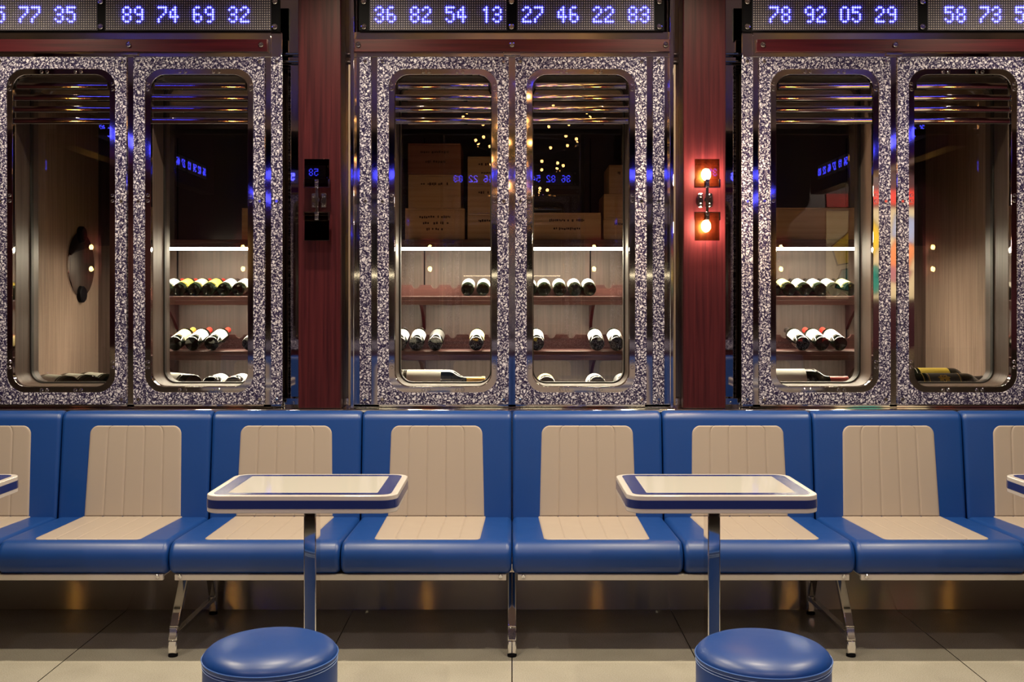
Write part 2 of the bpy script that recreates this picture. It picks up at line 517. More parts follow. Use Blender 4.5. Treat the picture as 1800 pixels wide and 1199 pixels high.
def make_strip(cab, cx, o):
    s = MB().box(cx-0.0253, cx+0.0253, YD, YD+0.006, DZ0, DZ1).build('patterned_strip', M['pattern'], cab, o, 0.0008)
    for py in (108, 354, 702):
        screw(s, cx, YD, ddz(py), o)
    return s

YB = 6.05                                   # back panel of the cabinets
def make_cabinet(label, xc, x0, x1, doors, strips, gaps, fins, shelf_x, standards, brackets, sides):
    o = (xc, YD, 0.895)
    cab = empty('wine_cabinet', o, label, 'wine cabinet', 'wine cabinets along the wall')
    for cx in doors: make_door(cab, cx, o)
    for cx in strips: make_strip(cab, cx, o)
    b = MB()
    for g0, g1 in gaps: b.box(g0, g1, YD+0.010, YD+0.030, DZ0-0.012, 2.557)
    b.box(x0, x1, YD+0.010, YD+0.030, DZ0-0.014, DZ0-0.001)
    b.box(x0, x1, YD+0.004, YD+0.030, DZ1+0.001, 2.557)
    b.build('mirror_backing', M['chrome'], cab, o, 0.0008)
    r = MB().box(x0+0.012, x1-0.012, YD-0.014, YD+0.004, ddz(92), ddz(70)).build('header_rail', M['mahogany_x'], cab, o, 0.002)
    xs = [x0+0.04, (doors[0]+doors[1])/2, x1-0.04]
    for x in xs: screw(r, x, YD-0.014, ddz(80), o, k=1.75)
    for fx in fins:
        MB().box(fx-0.0085, fx+0.0085, YD-0.030, YD+0.03, 0.888, CEIL).build('chrome_fin', M['chrome'], cab, o, 0.003)
    for hx in [x for x in xs[1:2]]:
        MB().box(hx-0.037, hx+0.037, YD-0.008, YD+0.004, ddz(97.5), ddz(93)).build('hinge', M['chrome'], cab, o, 0.001)
    # carcass
    y0 = YD+0.25
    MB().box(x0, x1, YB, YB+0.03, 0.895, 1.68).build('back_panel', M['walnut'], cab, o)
    MB().box(x0, x1, YB, YB+0.03, 1.68, 2.42).build('upper_back_panel', M['shade_panel'], cab, o)  # black colour stands in for the shade above the top shelf
    MB().box(x0, x1, y0-0.21, YB, 0.865, 0.895).build('cabinet_floor', M['redwood'], cab, o)
    MB().box(x0, x1, y0-0.21, YB, 2.42, 2.45).build('cabinet_top', M['plywood'], cab, o)
    if sides[0][0] != -0.72:
        MB().box(shelf_x[0]+0.25, shelf_x[1]-0.25, YB-0.09, YB-0.05, 1.692, 1.702).build('added_glow_strip', M['top_glow'], cab, o)  # added glowing strip, hidden on the shelf, brightens the cabinet top
    for sx, kind in sides:
        MB().box(sx-0.012, sx+0.012, y0-0.21, YB, 0.895, 2.42).build('side_panel', M['side_lit'], cab, o)
    for sx in standards:
        MB().box(sx-0.004, sx+0.004, YB-0.006, YB, 0.90, 2.3).build('shelf_standard', M['black'], cab, o)
    a, c = shelf_x
    for nm, yf, zt, th, rk in (('top_shelf', 5.60, 1.690, 0.042, None), ('shelf', 5.655, 1.387, 0.047, (5.86, 0.064)), ('shelf', 5.45, 1.100, 0.047, (5.72, 0.079))):
        sh = MB().box(a, c, yf, YB-0.006, zt-0.022, zt).box(a, c, yf, yf+(0.02 if rk else 0.12), zt-th, zt-0.022).build(nm, M['redwood'], cab, o, 0.002)
        if rk:
            ry, rh = rk
            n = max(4, int(round((c-a)/0.1075)))
            pit = (c-a)/n
            xsamp = [a + (c-a)*i/(n*14) for i in range(n*14+1)]
            def top(x):
                u = (x-a) % pit - pit/2
                r_ = 0.021
                return rh - (math.sqrt(max(0, r_*r_-u*u)) if abs(u) < r_ else 0)
            v = []; f = []
            for x in xsamp:
                h = zt+top(x)
                v += [(x, ry, zt), (x, ry, h), (x, ry+0.018, h), (x, ry+0.018, zt)]
            for i in range(len(xsamp)-1):
                q = 4*i
                for e in range(4):
                    e2 = (e+1) % 4
                    f.append((q+e, q+e2, q+4+e2, q+4+e))
            f += [(0, 1, 2, 3), tuple(4*(len(xsamp)-1)+k for k in (3, 2, 1, 0))]
            MB().add(v, f).build('bottle_rack', M['redwood'], sh, o, 0, 30)
            MB().box(a+0.02, c-0.02, yf+0.0205, yf+0.065, zt-th+0.001, zt-th+0.006).build('shelf_light', M['strip_soft'], sh, o)
        else:
            MB().prism_yz([(yf+0.001, zt-th-0.001), (yf+0.001, zt-th-0.003), (yf+0.091, zt-th-0.011), (yf+0.091, zt-th-0.001)], a+0.05, c-0.05).build('light_strip', M['strip'], sh, o)
        for bx in brackets:
            pts = [(YB-0.006, zt-0.023)] + [(YB-0.006-(YB-yf-0.03)*t, zt-0.023-0.0*t) for t in (1.0,)]
            pts += [(yf+0.03+(YB-yf-0.04)*t, zt-0.035-0.155*t**2.2) for t in (0, .2, .4, .6, .8, 1.0)]
            if nm != 'top_shelf':
                MB().prism_yz(pts, bx-0.008, bx+0.008).build('bracket', M['mahogany'], sh, o)
    return cab
GC = [(-0.032, 0.032)]
cabC = make_cabinet('centre wine cabinet with two porthole doors between the red wood posts', 0.0, -0.72, 0.72, (-0.306, 0.306), (-0.651, 0.651),
    [(-0.017, 0.017), (-0.70, -0.590), (0.590, 0.70)], (-0.705, 0.705), (-0.70, 0.70), (-0.505, 0.452), (-0.505, 0.452), [(-0.72, 'walnut'), (0.72, 'walnut')])
cabL = make_cabinet('left wine cabinet with two porthole doors, round mirror inside', -1.72, -2.64, -1.07, (-2.0025, -1.389), (-1.044, -2.345),
    [(-1.713, -1.679), (-1.105, -1.025), (-2.62, -2.28)], (), (-2.0, -1.09), (-1.93,), (-1.93,), [(-2.40, 'walnut'), (-1.075, 'walnut')])
cabR = make_cabinet('right wine cabinet with two porthole doors and black bottles behind its right door', 1.72, 1.07, 2.64, (1.389, 2.0025), (1.044, 2.345),
    [(1.679, 1.713), (1.025, 1.105), (2.28, 2.62)], (), (1.09, 2.0), (1.93,), (1.93,), [(2.40, 'walnut'), (1.075, 'walnut')])
# round mirror on the left cabinet's side panel
rm = empty('round_mirror', (-2.388, 5.79, 1.563), 'round mirror on the lit side panel inside the left wine cabinet', 'mirror')
MB().lathe([(0.180, 0), (0.180, 0.008), (0.174, 0.011)], 48, (0,0,0), 'x').build('mirror_glass', M['mirror'], rm)
for dz in (-0.165, 0.165):
    MB().lathe([(0.045, 0.0), (0.045, 0.020), (0.038, 0.026)], 24, (0, 0, dz), 'x').build('mirror_clip', M['black'], rm)

# ------------------------------------------------------------------ LED number displays
FONT = {
 '0': ('0110','1001','1001','1001','1001','1001','0110'), '1': ('0010','0110','0010','0010','0010','0010','0010'),
 '2': ('0110','1001','0001','0010','0100','1000','1111'), '3': ('0110','1001','0001','0110','0001','1001','0110'),
 '4': ('0001','0011','0101','1001','1111','0001','0001'), '5': ('1111','1000','1110','0001','0001','1001','0110'),
 '6': ('0110','1000','1000','1110','1001','1001','0110'), '7': ('1111','0001','0001','0010','0100','1000','1000'),
 '8': ('0110','1001','1001','0110','1001','1001','0110'), '9': ('0110','1001','1001','0111','0001','0001','0110')}
FONT['4'] = ('0010','0110','1010','1010','1111','0010','0010')
PITCH = 4.12*YD/F
ROW0 = ddz(3.0)
YS = YD-0.020
def dot(mb, x, z, r, h, n):
    k = len(mb.v)
    mb.v += [(x+r*math.cos(2*PI*i/n), YS-0.0002, z+r*math.sin(2*PI*i/n)) for i in range(n)]
    mb.v += [(x+r*0.6*math.cos(2*PI*i/n), YS-h, z+r*0.6*math.sin(2*PI*i/n)) for i in range(n)]
    for i in range(n):
        j = (i+1) % n
        mb.f.append((k+i, k+j, k+n+j, k+n+i))
    mb.f.append(tuple(k+n+i for i in range(n)))
def make_sign(label, h0, h1, modules, screws_px):
    xc = (ddx(h0)+ddx(h1))/2
    o = (xc, YS, ddz(56))
    s = empty('number_display', o, label, 'LED display', 'LED number displays over the cabinets')
    MB().box(ddx(h0), ddx(h1), YS+0.002, YD+0.004, ddz(55.5), ddz(-5)).build('housing', M['black'], s, o, 0.002)
    for px0, ncol, first, pairs in modules:
        x0 = ddx(px0)+PITCH/2
        lit = {}
        for i, pr in enumerate(pairs):
            for j, ch in enumerate(pr):
                cells = []
                for r, row in enumerate(FONT[ch]):
                    for c, b_ in enumerate(row):
                        if b_ == '1': cells.append((first+15*i+5*j+c, 3+r))
                d = MB()
                for c, r in cells:
                    dot(d, x0+c*PITCH, ROW0-r*PITCH, 0.0047, 0.0055, 8)
                    lit[(c, r)] = 1
                d.build('lit_digit', M['led_on'], s, o)
        p = MB().box(x0-PITCH*0.7, x0+(ncol-0.3)*PITCH, YS, YS+0.002, ROW0-12.7*PITCH, ROW0+0.7*PITCH)
        p.build('panel_face', M['panel'], s, o)
        p = MB()
        for c in range(ncol):
            for r in range(13):
                if (c, r) not in lit: dot(p, x0+c*PITCH, ROW0-r*PITCH, 0.0032, 0.0022, 6)
        p.build('dot_matrix', M['led_off'], s, o)
    for px in screws_px:
        for py in (5, 49):
            screw(s, ddx(px), YS+0.002, ddz(py), o, k=1.85)
    return s
sgC = make_sign('LED display reading 36 82 54 13 and 27 46 22 83, above the centre cabinet', 631.5, 1167, [(651.5, 58, 2, ('36', '82', '54', '13')), (909.5, 58, 2, ('27', '46', '22', '83'))], (640.5, 899, 1158))
sgL = make_sign('LED display ending in 77 35 and 89 74 69 32, above the left cabinet', -130, 493, [(-115, 70, 7, ('61', '45', '77', '35')), (189, 70, 7, ('89', '74', '69', '32'))], (180, 485))
sgR = make_sign('LED display starting 78 92 05 29 and 58 73, above the right cabinet', 1304, 1930, [(1321.5, 70, 7, ('78', '92', '05', '29')), (1628, 70, 7, ('58', '73', '56', '40'))], (1312, 1618.5))

# ------------------------------------------------------------------ wall sconces on the posts
def make_sconce(sx, lit, label):
    o = (sx, 4.615, 1.804)
    s = empty('wall_sconce', o, label, 'wall lamp', 'wall sconces on the posts')
    for dx in (-0.020, 0.020):
        MB().prism_xz(rrect(sx+dx, 1.804, 0.024, 0.062, 0.006, 4), 4.600, 4.615).build('back_plate', M['chrome'], s, o, 0.001)
    for dx in (-0.020, 0.020):
        for dz in (-0.02, 0.02):
            screw(s, sx+dx, 4.600, 1.804+dz, o)
    MB().box(sx-0.006, sx+0.006, 4.555, 4.600, 1.796, 1.812).box(sx-0.006, sx+0.006, 4.549, 4.561, 1.735, 1.868).build('arm', M['chrome'], s, o, 0.001)
    for sg in (1, -1):
        zc = 1.802 + sg*0.116
        sh = MB().box(sx-0.054, sx+0.054, 4.553, 4.557, zc-0.0615, zc+0.0615).build('glass_shade', M['amber'] if lit else M['amber_unlit'], s, o, 0.001)
        zb = zc - sg*0.0615
        MB().box(sx-0.056, sx+0.056, 4.551, 4.575, zb-0.002, zb+0.002).box(sx+0.050, sx+0.057, 4.549, 4.552, zb, zb+sg*0.035).box(sx-0.057, sx-0.0545, 4.549, 4.552, min(zb, zb+sg*0.035), max(zb, zb+sg*0.035)).build('shade_clip', M['chrome'], sh, o)
        k = MB().box(sx-0.009, sx+0.009, 4.546, 4.551, zb-0.012 if sg < 0 else zb-0.004, zb+0.004 if sg < 0 else zb+0.040)
        k = MB().box(sx-0.0085, sx+0.0085, 4.545, 4.552, min(zb-sg*0.002, zb+sg*0.034), max(zb-sg*0.002, zb+sg*0.034)).build('clamp', M['chrome'], sh, o, 0.001)
        for dz in (0.008, 0.025):
            screw(sh, sx, 4.545, zb+sg*dz, o, k=1.0)
        MB().lathe([(0.009, 0), (0.009, sg*0.030)], 12, (sx, 4.580, zb+sg*0.002), 'z').build('socket', M['chrome'], s, o)
        MB().sphere((sx, 4.580, zb+sg*0.058), 0.021, 16, 10, 1, 1, 1.25).build('bulb', M['bulb'] if lit else M['bulb_off'], s, o)
    return s
M['bulb_off'] = plain('unlit_bulb', (0.05, 0.03, 0.02), 0.1)
scL = make_sconce(-PX, False, 'unlit wall sconce with two black glass squares on the left post')
scR = make_sconce(PX, True, 'glowing orange wall sconce with two lit bulbs on the right post')

# ------------------------------------------------------------------ banquette
PM = 0.65
def cushion(prof, hw, r):
    n = len(prof)
    nor = []
    for i in range(n):
        a = Vector(prof[i-1]); b_ = Vector(prof[(i+1) % n])
        d = (b_-a).normalized()
        nor.append(Vector((d.y, -d.x)))
    cx = sum(p[0] for p in prof)/n; cz = sum(p[1] for p in prof)/n
    if (Vector(prof[0]) - Vector((cx, cz))).dot(nor[0]) < 0: nor = [-q for q in nor]
    us = []
    for i in range(9):
        t = PI/2*i/8
        us.append((-hw + r*(1-math.cos(t)), r*(1-math.sin(t))))
    us += [(-hw+r+(2*hw-2*r)*k/4, 0) for k in range(1, 4)]
    us += [(-x, d) for x, d in reversed(us[:9])]
    v = []; f = []
    for x, d in us:
        for (y, z), q in zip(prof, nor):
            v.append((x, y-q.x*d, z-q.y*d))
    for i in range(len(us)-1):
        for k in range(n):
            k2 = (k+1) % n
            f.append((i*n+k, i*n+k2, (i+1)*n+k2, (i+1)*n+k))
    f += [tuple(range(n)), tuple((len(us)-1)*n+k for k in range(n))]
    return MB().add(v, f)
def inset(fn, hw, L, rc, rc_low, off=0.0035):
    """stitched panel over a cushion: fn(s) gives point and normal along the length"""
    us = set()
    for k in range(-20, 21): us.add(round(k/20.0, 4))
    for g in (-0.6, -0.2, 0.2, 0.6):
        for e in (-0.018, -0.009, 0, 0.009, 0.018): us.add(round(g+e, 4))
    us |= {0.985, -0.985}
    us = sorted(us)
    ss = [L*k/26 for k in range(27)] + [rc*(1-math.cos(PI/2*k/8)) for k in range(9)] + [L-rc*(1-math.cos(PI/2*k/8)) for k in range(9)] + [0.004, L-0.004]
    ss = sorted(set(round(s_, 5) for s_ in ss))
    v = []; f = []
    for s_ in ss:
        wd = hw
        e = L-s_
        if e < rc: wd = hw - rc + math.sqrt(max(0, rc*rc-(rc-e)**2))
        if rc_low and s_ < rc_low: wd = hw - rc_low + math.sqrt(max(0, rc_low**2-(rc_low-s_)**2))
        wd += 0.010*(0.5-s_/L) if not rc_low else 0
        (y, z), (ny, nz) = fn(s_)
        for u in us:
            ed = min((1-abs(u))*wd, s_ if s_ < L/2 else L-s_)
            h = off*min(1.0, ed/0.004)-0.002*(ed < 1e-6)
            for g in (-0.6, -0.2, 0.2, 0.6):
                h -= 0.0022*math.exp(-((u-g)*hw/0.0022)**2)
            h += 0.0010*math.cos((u/0.4+0.0)*2*PI)*-1 if False else 0
            v.append((u*wd, y+ny*h, z+nz*h))
    m = len(us)
    for i in range(len(ss)-1):
        for k in range(m-1):
            f.append((i*m+k, i*m+k+1, (i+1)*m+k+1, (i+1)*m+k))
    return MB().add(v, f)
SEATP = round_poly([(4.50, 0.325, 0.01), (4.50, 0.436, 0.015), (3.945, 0.453, 0.062), (3.955, 0.325, 0.045)], 8)
BACKP = round_poly([(4.484, 0.40, 0.0), (4.537, 0.882, 0.042), (4.612, 0.882, 0.02), (4.612, 0.40, 0.0)], 8)
def seat_fn(s_):
    t = s_/0.495
    return (4.495-s_*0.9995, 0.4365+0.0150*t), (0.031, 0.9995)
def back_fn(s_):
    dy, dz = 0.053, 0.482
    L = math.hypot(dy, dz)
    z = 0.44+s_*dz/L
    return (4.484+(z-0.40)*dy/dz, z), (-dz/L, dy/L)
bo = (0, 4.25, 0.0)
bench = empty('banquette', bo, 'long banquette of joined blue seats with cream stitched panels along the wall', 'banquette')
ks = [i+0.5 for i in range(-4, 4)]
seat0 = cushion(SEATP, PM/2-0.0012, 0.022).build('seat_cushion', M['blue'], bench, bo, 0, 60)
ins0 = inset(seat_fn, 0.2085, 0.492, 0.022, 0).build('cream_panel', M['cream'], seat0, bo, 0, 60)
back0 = cushion(BACKP, PM/2-0.0012, 0.018).build('backrest', M['blue'], bench, bo, 0, 60)
inb0 = inset(back_fn, 0.2025, 0.386, 0.036, 0).build('cream_panel', M['cream'], back0, bo, 0, 60)
for i, k in enumerate(ks):
    if i == 0:
        for q in (seat0, back0): q.location = (k*PM, 0, 0)
        continue
    for q in (seat0, back0):
        c = clone(q, bench); c.location = (k*PM, 0, 0)
def rail_piece(x0, x1):
    r = MB().box(x0, x1, 3.968, 3.985, 0.304, 0.327).box(x0, x1, 3.985, 4.48, 0.316, 0.324).build('seat_rail', M['rail'], bench, bo, 0.002)
    return r
for k in (-4, -2, 0, 2):
    rail_piece(k*PM+0.022, (k+2)*PM-0.022)
for k in (-4, -2, 0, 2, 4):
    x = k*PM
    fr = MB().ribbon([(4.21, 0.330), (4.035, 0.105), (4.022, 0.060), (4.020, 0.012)], 0.026, x-0.017, x+0.017)
    leg = fr.build('front_leg', M['chrome'], bench, bo, 0.004)
    MB().lathe([(0.018, 0), (0.018, 0.008), (0.012, 0.012)], 16, (x, 4.020, 0), 'z').build('foot_pad', M['black'], leg, bo)
    rr = MB().ribbon([(4.44, 0.330), (4.555, 0.085), (4.560, 0.060), (4.560, 0.012)], 0.026, x-0.015, x+0.015)
    leg = rr.build('rear_leg', M['chrome'], bench, bo, 0.004)
    MB().lathe([(0.018, 0), (0.018, 0.008), (0.012, 0.012)], 16, (x, 4.560, 0), 'z').build('foot_pad', M['black'], leg, bo)
    MB().ribbon([(4.03, 0.075), (4.55, 0.070)], 0.022, x-0.012, x+0.012).build('stretcher', M['chrome'], bench, bo, 0.003)
    MB().box(x-0.017, x+0.017, 4.15, 4.50, 0.300, 0.322).build('leg_bracket', M['chrome'], bench, bo, 0.002)
    for dx in (-0.043, 0.043):
        if abs(x+dx) < 2.58: screw(bench, x+dx, 3.968, 0.320, bo)

# ------------------------------------------------------------------ tables
def make_table(x, label):
    o = (x, 3.445, 0.0)
    t = empty('cafe_table', o, label, 'table', 'small tables in front of the banquette')
    W_, D_ = 0.598, 0.408
    top = MB().prism_xy(rrect(0, 0, W_, D_, 0.052, 10), 0.7050, 0.7600).build('tabletop', M['white'], t, (0,0,0), 0.0025)
    MB().ring_xy(rrect(0, 0, W_+0.0016, D_+0.0016, 0.0528, 10), rrect(0, 0, W_-0.004, D_-0.004, 0.050, 10), 0.7195, 0.7455).build('navy_edge_band', M['navy'], top, (0,0,0))
    MB().ring_xy(rrect(0, 0, W_-0.040, D_-0.040, 0.034, 10), rrect(0, 0, W_-0.128, D_-0.096, 0.006, 10), 0.7602, 0.7608).build('navy_border', M['navy'], top, (0,0,0))
    MB().prism_xy(rrect(0, 0, W_-0.128, D_-0.096, 0.006, 4), 0.7602, 0.7607).build('white_inlay', M['inlay'], top, (0,0,0))
    MB().box(-0.020, 0.020, -0.040, 0.040, 0.012, 0.690).build('column', M['chrome'], t, (0,0,0), 0.003)
    MB().box(-0.09, 0.09, -0.12, 0.12, 0.693, 0.7048).build('mounting_plate', M['chrome'], t, (0,0,0), 0.002)
    MB().lathe([(0.012, 0), (0.012, 0.02)], 12, (0.006, -0.028, 0.675), 'z').build('collar', M['chrome'], t)
    MB().prism_xy(rrect(0, 0, 0.36, 0.36, 0.03, 6), 0.0, 0.012).build('base_plate', M['chrome'], t, (0,0,0), 0.003)
    return t
M['inlay'] = plain('white_glass_inlay', (0.47, 0.455, 0.44), 0.07)
tbs = [make_table(-0.657, 'small blue and white table behind the left blue stool'), make_table(0.657, 'small blue and white table behind the right blue stool'),
       make_table(-2.0, 'blue and white table cut off by the left photo edge'), make_table(2.003, 'blue and white table cut off by the right photo edge')]

# ------------------------------------------------------------------ stools
def make_stool(x, y, label, seam):
    o = (x, y, 0.0)
    s = empty('round_stool', o, label, 'stool', 'round blue stools')
    R = 0.1745
    MB().lathe([(R-0.012, 0.012), (R-0.002, 0.016), (R, 0.03), (R, 0.405), (R-0.001, 0.416)], 72).build('stool_body', M['blue'], s, (0,0,0), 0, 50)
    prof = [(R-0.001, 0.416), (R+0.0015, 0.422), (R+0.001, 0.430), (R-0.004, 0.439), (R-0.014, 0.448), (R-0.03, 0.4555), (R-0.06, 0.4625), (R-0.10, 0.467), (0.03, 0.4695), (0.0001, 0.470)]
    top = MB().lathe(prof, 72, (0,0,0), 'z', False, True).build('seat_pad', M['blue'], s, (0,0,0), 0, 60)
    for zr, rr in ((0.4285, R+0.0018), (0.418, R+0.0008), (0.411, R+0.0006)):
        big = zr > 0.42
        q = 0.0016 if big else 0.0007
        pr = [(rr+q*math.cos(a), zr+q*math.sin(a)) for a in [2*PI*k/6 for k in range(7)]]
        MB().lathe(pr, 96, (0,0,0), 'z', False, False).build('piping' if big else 'stitching', M['thread'] if not big else M['piping'], top)
    if seam is not None:
        for da in (-0.055, 0.055):
            a = seam+da
            MB().box(-0.0007, 0.0007, -R-0.0008, -R+0.001, 0.03, 0.408).build('seam_stitching', M['thread'], s).rotation_euler = (0, 0, a)
        MB().box(-0.0012, 0.0012, -R-0.0004, -R+0.001, 0.03, 0.408).build('seam', M['black'], s).rotation_euler = (0, 0, seam)
    MB().lathe([(R-0.02, 0.0), (R-0.02, 0.014)], 48).build('plinth', M['black'], s)
    return s
M['piping'] = vinyl('blue_piping', (0.06, 0.14, 0.42))
make_stool(-0.639, 2.775, 'round blue vinyl stool in front of the left table', None)
make_stool(0.662, 2.765, 'round blue vinyl stool with stitched side seam by the right table', -0.23)

# ------------------------------------------------------------------ bottles
CACHE = {}
def bottle_meshes(R, L, lab, cap):
    key = (R, L)
    if key not in CACHE:
        k = R/0.0375; h = L
        body = [(0.0001, 0.006), (R*0.6, 0.004), (R*0.92, 0.0), (R, 0.006), (R, h*0.60), (R*0.985, h*0.63), (R*0.90, h*0.665), (R*0.72, h*0.70), (R*0.52, h*0.735), (R*0.42, h*0.77), (R*0.385, h*0.83), (R*0.37, h*0.955), (R*0.41, h*0.957), (R*0.41, h*0.985), (R*0.36, h*0.988), (0.0001, h*0.988)]
        bmesh_ = MB().lathe(body, 28, (0,0,0), 'z', False, False).mesh('wine_bottle', M['bottle'], (0,0,0), 60)
        cp = MB().lathe([(R*0.41, h*0.80), (R*0.40, h*0.953), (R*0.435, h*0.958), (R*0.435, h*0.990), (R*0.40, h*0.996), (0.0001, h*0.997)], 20, (0,0,0), 'z', False, False)
        a0, a1 = -PI/2-1.45, -PI/2+1.45
        v = []; f = []; n = 20
        for z in (h*0.17, h*0.53):
            for i in range(n+1):
                a = a0+(a1-a0)*i/n
                v.append(((R+0.0006)*math.cos(a), (R+0.0006)*math.sin(a), z))
        f = [(i, i+1, n+2+i, n+1+i) for i in range(n)]
        lb = MB().add(v, f)
        v2 = []
        for z in (h*0.125, h*0.133):
            for i in range(n+1):
                a = a0+(a1-a0)*i/n
                v2.append(((R+0.0006)*math.cos(a), (R+0.0006)*math.sin(a), z))
        CACHE[key] = (bmesh_, cp, lb, MB().add(v2, f))
    return CACHE[key]
MESH = {}
def make_bottle(loc, rot, R, L, lab, cap, label, group, trimc=None):
    body, cp, lb, ln = bottle_meshes(R, L, lab, cap)
    o = bpy.data.objects.new('wine_bottle', body); COL.objects.link(o)
    o.location = loc; o.rotation_euler = rot
    tag(o, label, 'wine bottle', group)
    for nm, mb, mat in (('capsule', cp, cap), ('paper_label', lb, lab), ('label_band', ln, trimc or lab)):
        key = (R, L, nm, mat)
        if key not in MESH: MESH[key] = mb.mesh(nm, M[mat], (0,0,0), 60)
        c = bpy.data.objects.new(nm, MESH[key]); COL.objects.link(c); c.parent = o
    return o
ORD = ['first', 'second', 'third', 'fourth', 'fifth', 'sixth', 'seventh', 'eighth']
NAMEL = {'lab_white': 'white-labelled', 'lab_yellow': 'yellow-labelled', 'lab_cream': 'cream-labelled', 'lab_dark': 'dark-labelled'}
def shelf_row(zt, yf, R, tilt, items, where, group):
    n = len(items)
    for i, (px, lab, cap) in enumerate(items):
        yb = yf+0.012
        t = math.radians(tilt)
        z = zt + R*math.cos(t) + 0.0005
        lbl = '%s wine bottle, %s from left on the %s' % (NAMEL[lab], ORD[i], where)
        if i == n-1 and n > 1: lbl = '%s wine bottle, last on the right of the %s' % (NAMEL[lab], where)
        # long axis into the cabinet, neck lifted on to the rack
        make_bottle((X(px, yb), yb+R*math.sin(t), z), (-(PI/2-t), 0, 0), R, 0.31 if R < 0.037 else 0.33, lab, cap, lbl, group)
W, Yl, C_, D_ = 'lab_white', 'lab_yellow', 'lab_cream', 'lab_dark'
GB = 'wine bottles lying on the cabinet shelves'
U, Lw = (1.387, 5.655, 0.0355, 10.0), (1.100, 5.45, 0.0385, 11.0)
def row(sh, items, where): shelf_row(sh[0], sh[1], sh[2], sh[3], items, where, GB)
row(U, [(289, W, 'cap_red'), (314, Yl, 'cap_red'), (340, C_, 'cap_red'), (365, Yl, 'cap_red'), (392, W, 'cap_dark'), (418, W, 'cap_dark')], 'upper shelf of the left cabinet')
row(Lw, [(306, C_, 'cap_gold'), (336.5, W, 'cap_red'), (371, W, 'cap_red'), (437, W, 'cap_dark')], 'lower shelf of the left cabinet')
row(U, [(821.6, W, 'cap_dark'), (849, W, 'cap_dark'), (932, W, 'cap_dark'), (957, W, 'cap_dark'), (984.4, W, 'cap_dark'), (1011, W, 'cap_dark'), (1037, W, 'cap_dark')], 'upper shelf of the centre cabinet')
row(Lw, [(701, W, 'cap_dark'), (731, W, 'cap_dark'), (765, D_, 'cap_dark'), (837, C_, 'cap_dark'), (944, W, 'cap_dark'), (1050, W, 'cap_dark'), (1085, W, 'cap_dark')], 'lower shelf of the centre cabinet')
row(U, [(1362, C_, 'cap_dark'), (1388, C_, 'cap_dark'), (1416, W, 'cap_dark'), (1443, W, 'cap_dark'), (1468, W, 'cap_dark'), (1496, C_, 'cap_dark')], 'upper shelf of the right cabinet')
row(Lw, [(1412, W, 'cap_dark'), (1446, W, 'cap_red'), (1478, W, 'cap_red')], 'lower shelf of the right cabinet')
GF = 'large bottles on the cabinet floors'
ZF = 0.895
def side_bottle(px, Yv, R, L, yaw, lab, cap, label, trimc=None, roll=0.0):
    make_bottle((X(px, Yv), Yv, ZF+R+0.0005), (Matrix.Rotation(-PI/2+yaw, 3, 'Z') @ Matrix.Rotation(-PI/2, 3, 'X') @ Matrix.Rotation(roll, 3, 'Z')).to_euler(), R, L, lab, cap, label, GF, trimc)
side_bottle(688, 5.28, 0.060, 0.475, 0.0, W, 'cap_gold', 'large white-labelled bottle with gold neck on the centre cabinet floor', 'lab_white', 0.2)
side_bottle(1325, 5.28, 0.062, 0.475, 0.0, W, 'cap_red', 'large white-labelled bottle with red neck on the right cabinet floor', 'lab_white', 0.1)
side_bottle(1596, 5.0, 0.061, 0.45, 0.0, D_, 'cap_dark', 'large black bottle with gold-edged label behind the rightmost door', 'gold', 0.0)
side_bottle(1588, 5.20, 0.067, 0.40, 0.0, Yl, 'cap_dark', 'yellow-labelled large bottle behind the gold-edged black bottle at the right', 'lab_white')
def corner_bottle(px, Yv, R, L, lab, cap, label):
    make_bottle((X(px, Yv), Yv, ZF+R+0.0005), (-PI/2, 0, math.radians(52)), R, L, lab, cap, label, GF, 'lab_white')
corner_bottle(340, 5.10, 0.055, 0.44, W, 'cap_dark', 'large dark bottle lying sideways on the left cabinet floor')
for px, Yv, nm in ((124, 5.00, 'nearest'), (161, 5.07, 'middle'), (196, 5.14, 'rearmost')):
    corner_bottle(px, Yv, 0.054, 0.38, W, 'cap_dark', '%s of three large dark bottles behind the leftmost porthole' % nm)
def floor_row(items, where):
    for px, lab, cap, lbl in items:
        R = 0.046; Yv = 5.22
        make_bottle((X(px, Yv), Yv, ZF+R+0.0005), (-PI/2, 0, 0), R, 0.36, lab, cap, lbl, GF)
floor_row([(370, W, 'cap_red', 'left white-topped bottle low behind the second porthole from the left'), (409, W, 'cap_red', 'right white-topped bottle low behind the second porthole from the left'),
           (961, Yl, 'cap_dark', 'yellow-topped bottle low in the centre cabinet right porthole'), (1050, W, 'cap_dark', 'white-topped bottle low in the centre cabinet right porthole'),
           (1100, D_, 'cap_dark', 'dark bottle at the corner of the centre cabinet right porthole')], '')
gb = [o_ for o_ in COL.objects if o_.get('label', '').startswith('large black bottle with gold-edged')][0]
def patch(R, pts):
    v = [(R*math.cos(a), R*math.sin(a), z) for a, z in pts]
    return MB().add(v, [tuple(range(len(v)))])
rg = 0.061; hb = 0.45
crest = []
for k in range(28):
    t = 2*PI*k/28
    q = 1.0+0.18*math.cos(7*t)
    crest.append((math.radians(-42)+0.33*q*math.cos(t), hb*0.345+0.026*q*math.sin(t)))
cv = [(math.radians(-42), hb*0.345)]+crest
v = [((rg+0.0012)*math.cos(a), (rg+0.0012)*math.sin(a), z) for a, z in cv]
MB().add(v, [(0, 1+i, 1+(i+1) % 28) for i in range(28)]).build('gold_crest', M['gold'], gb)
e = MB()
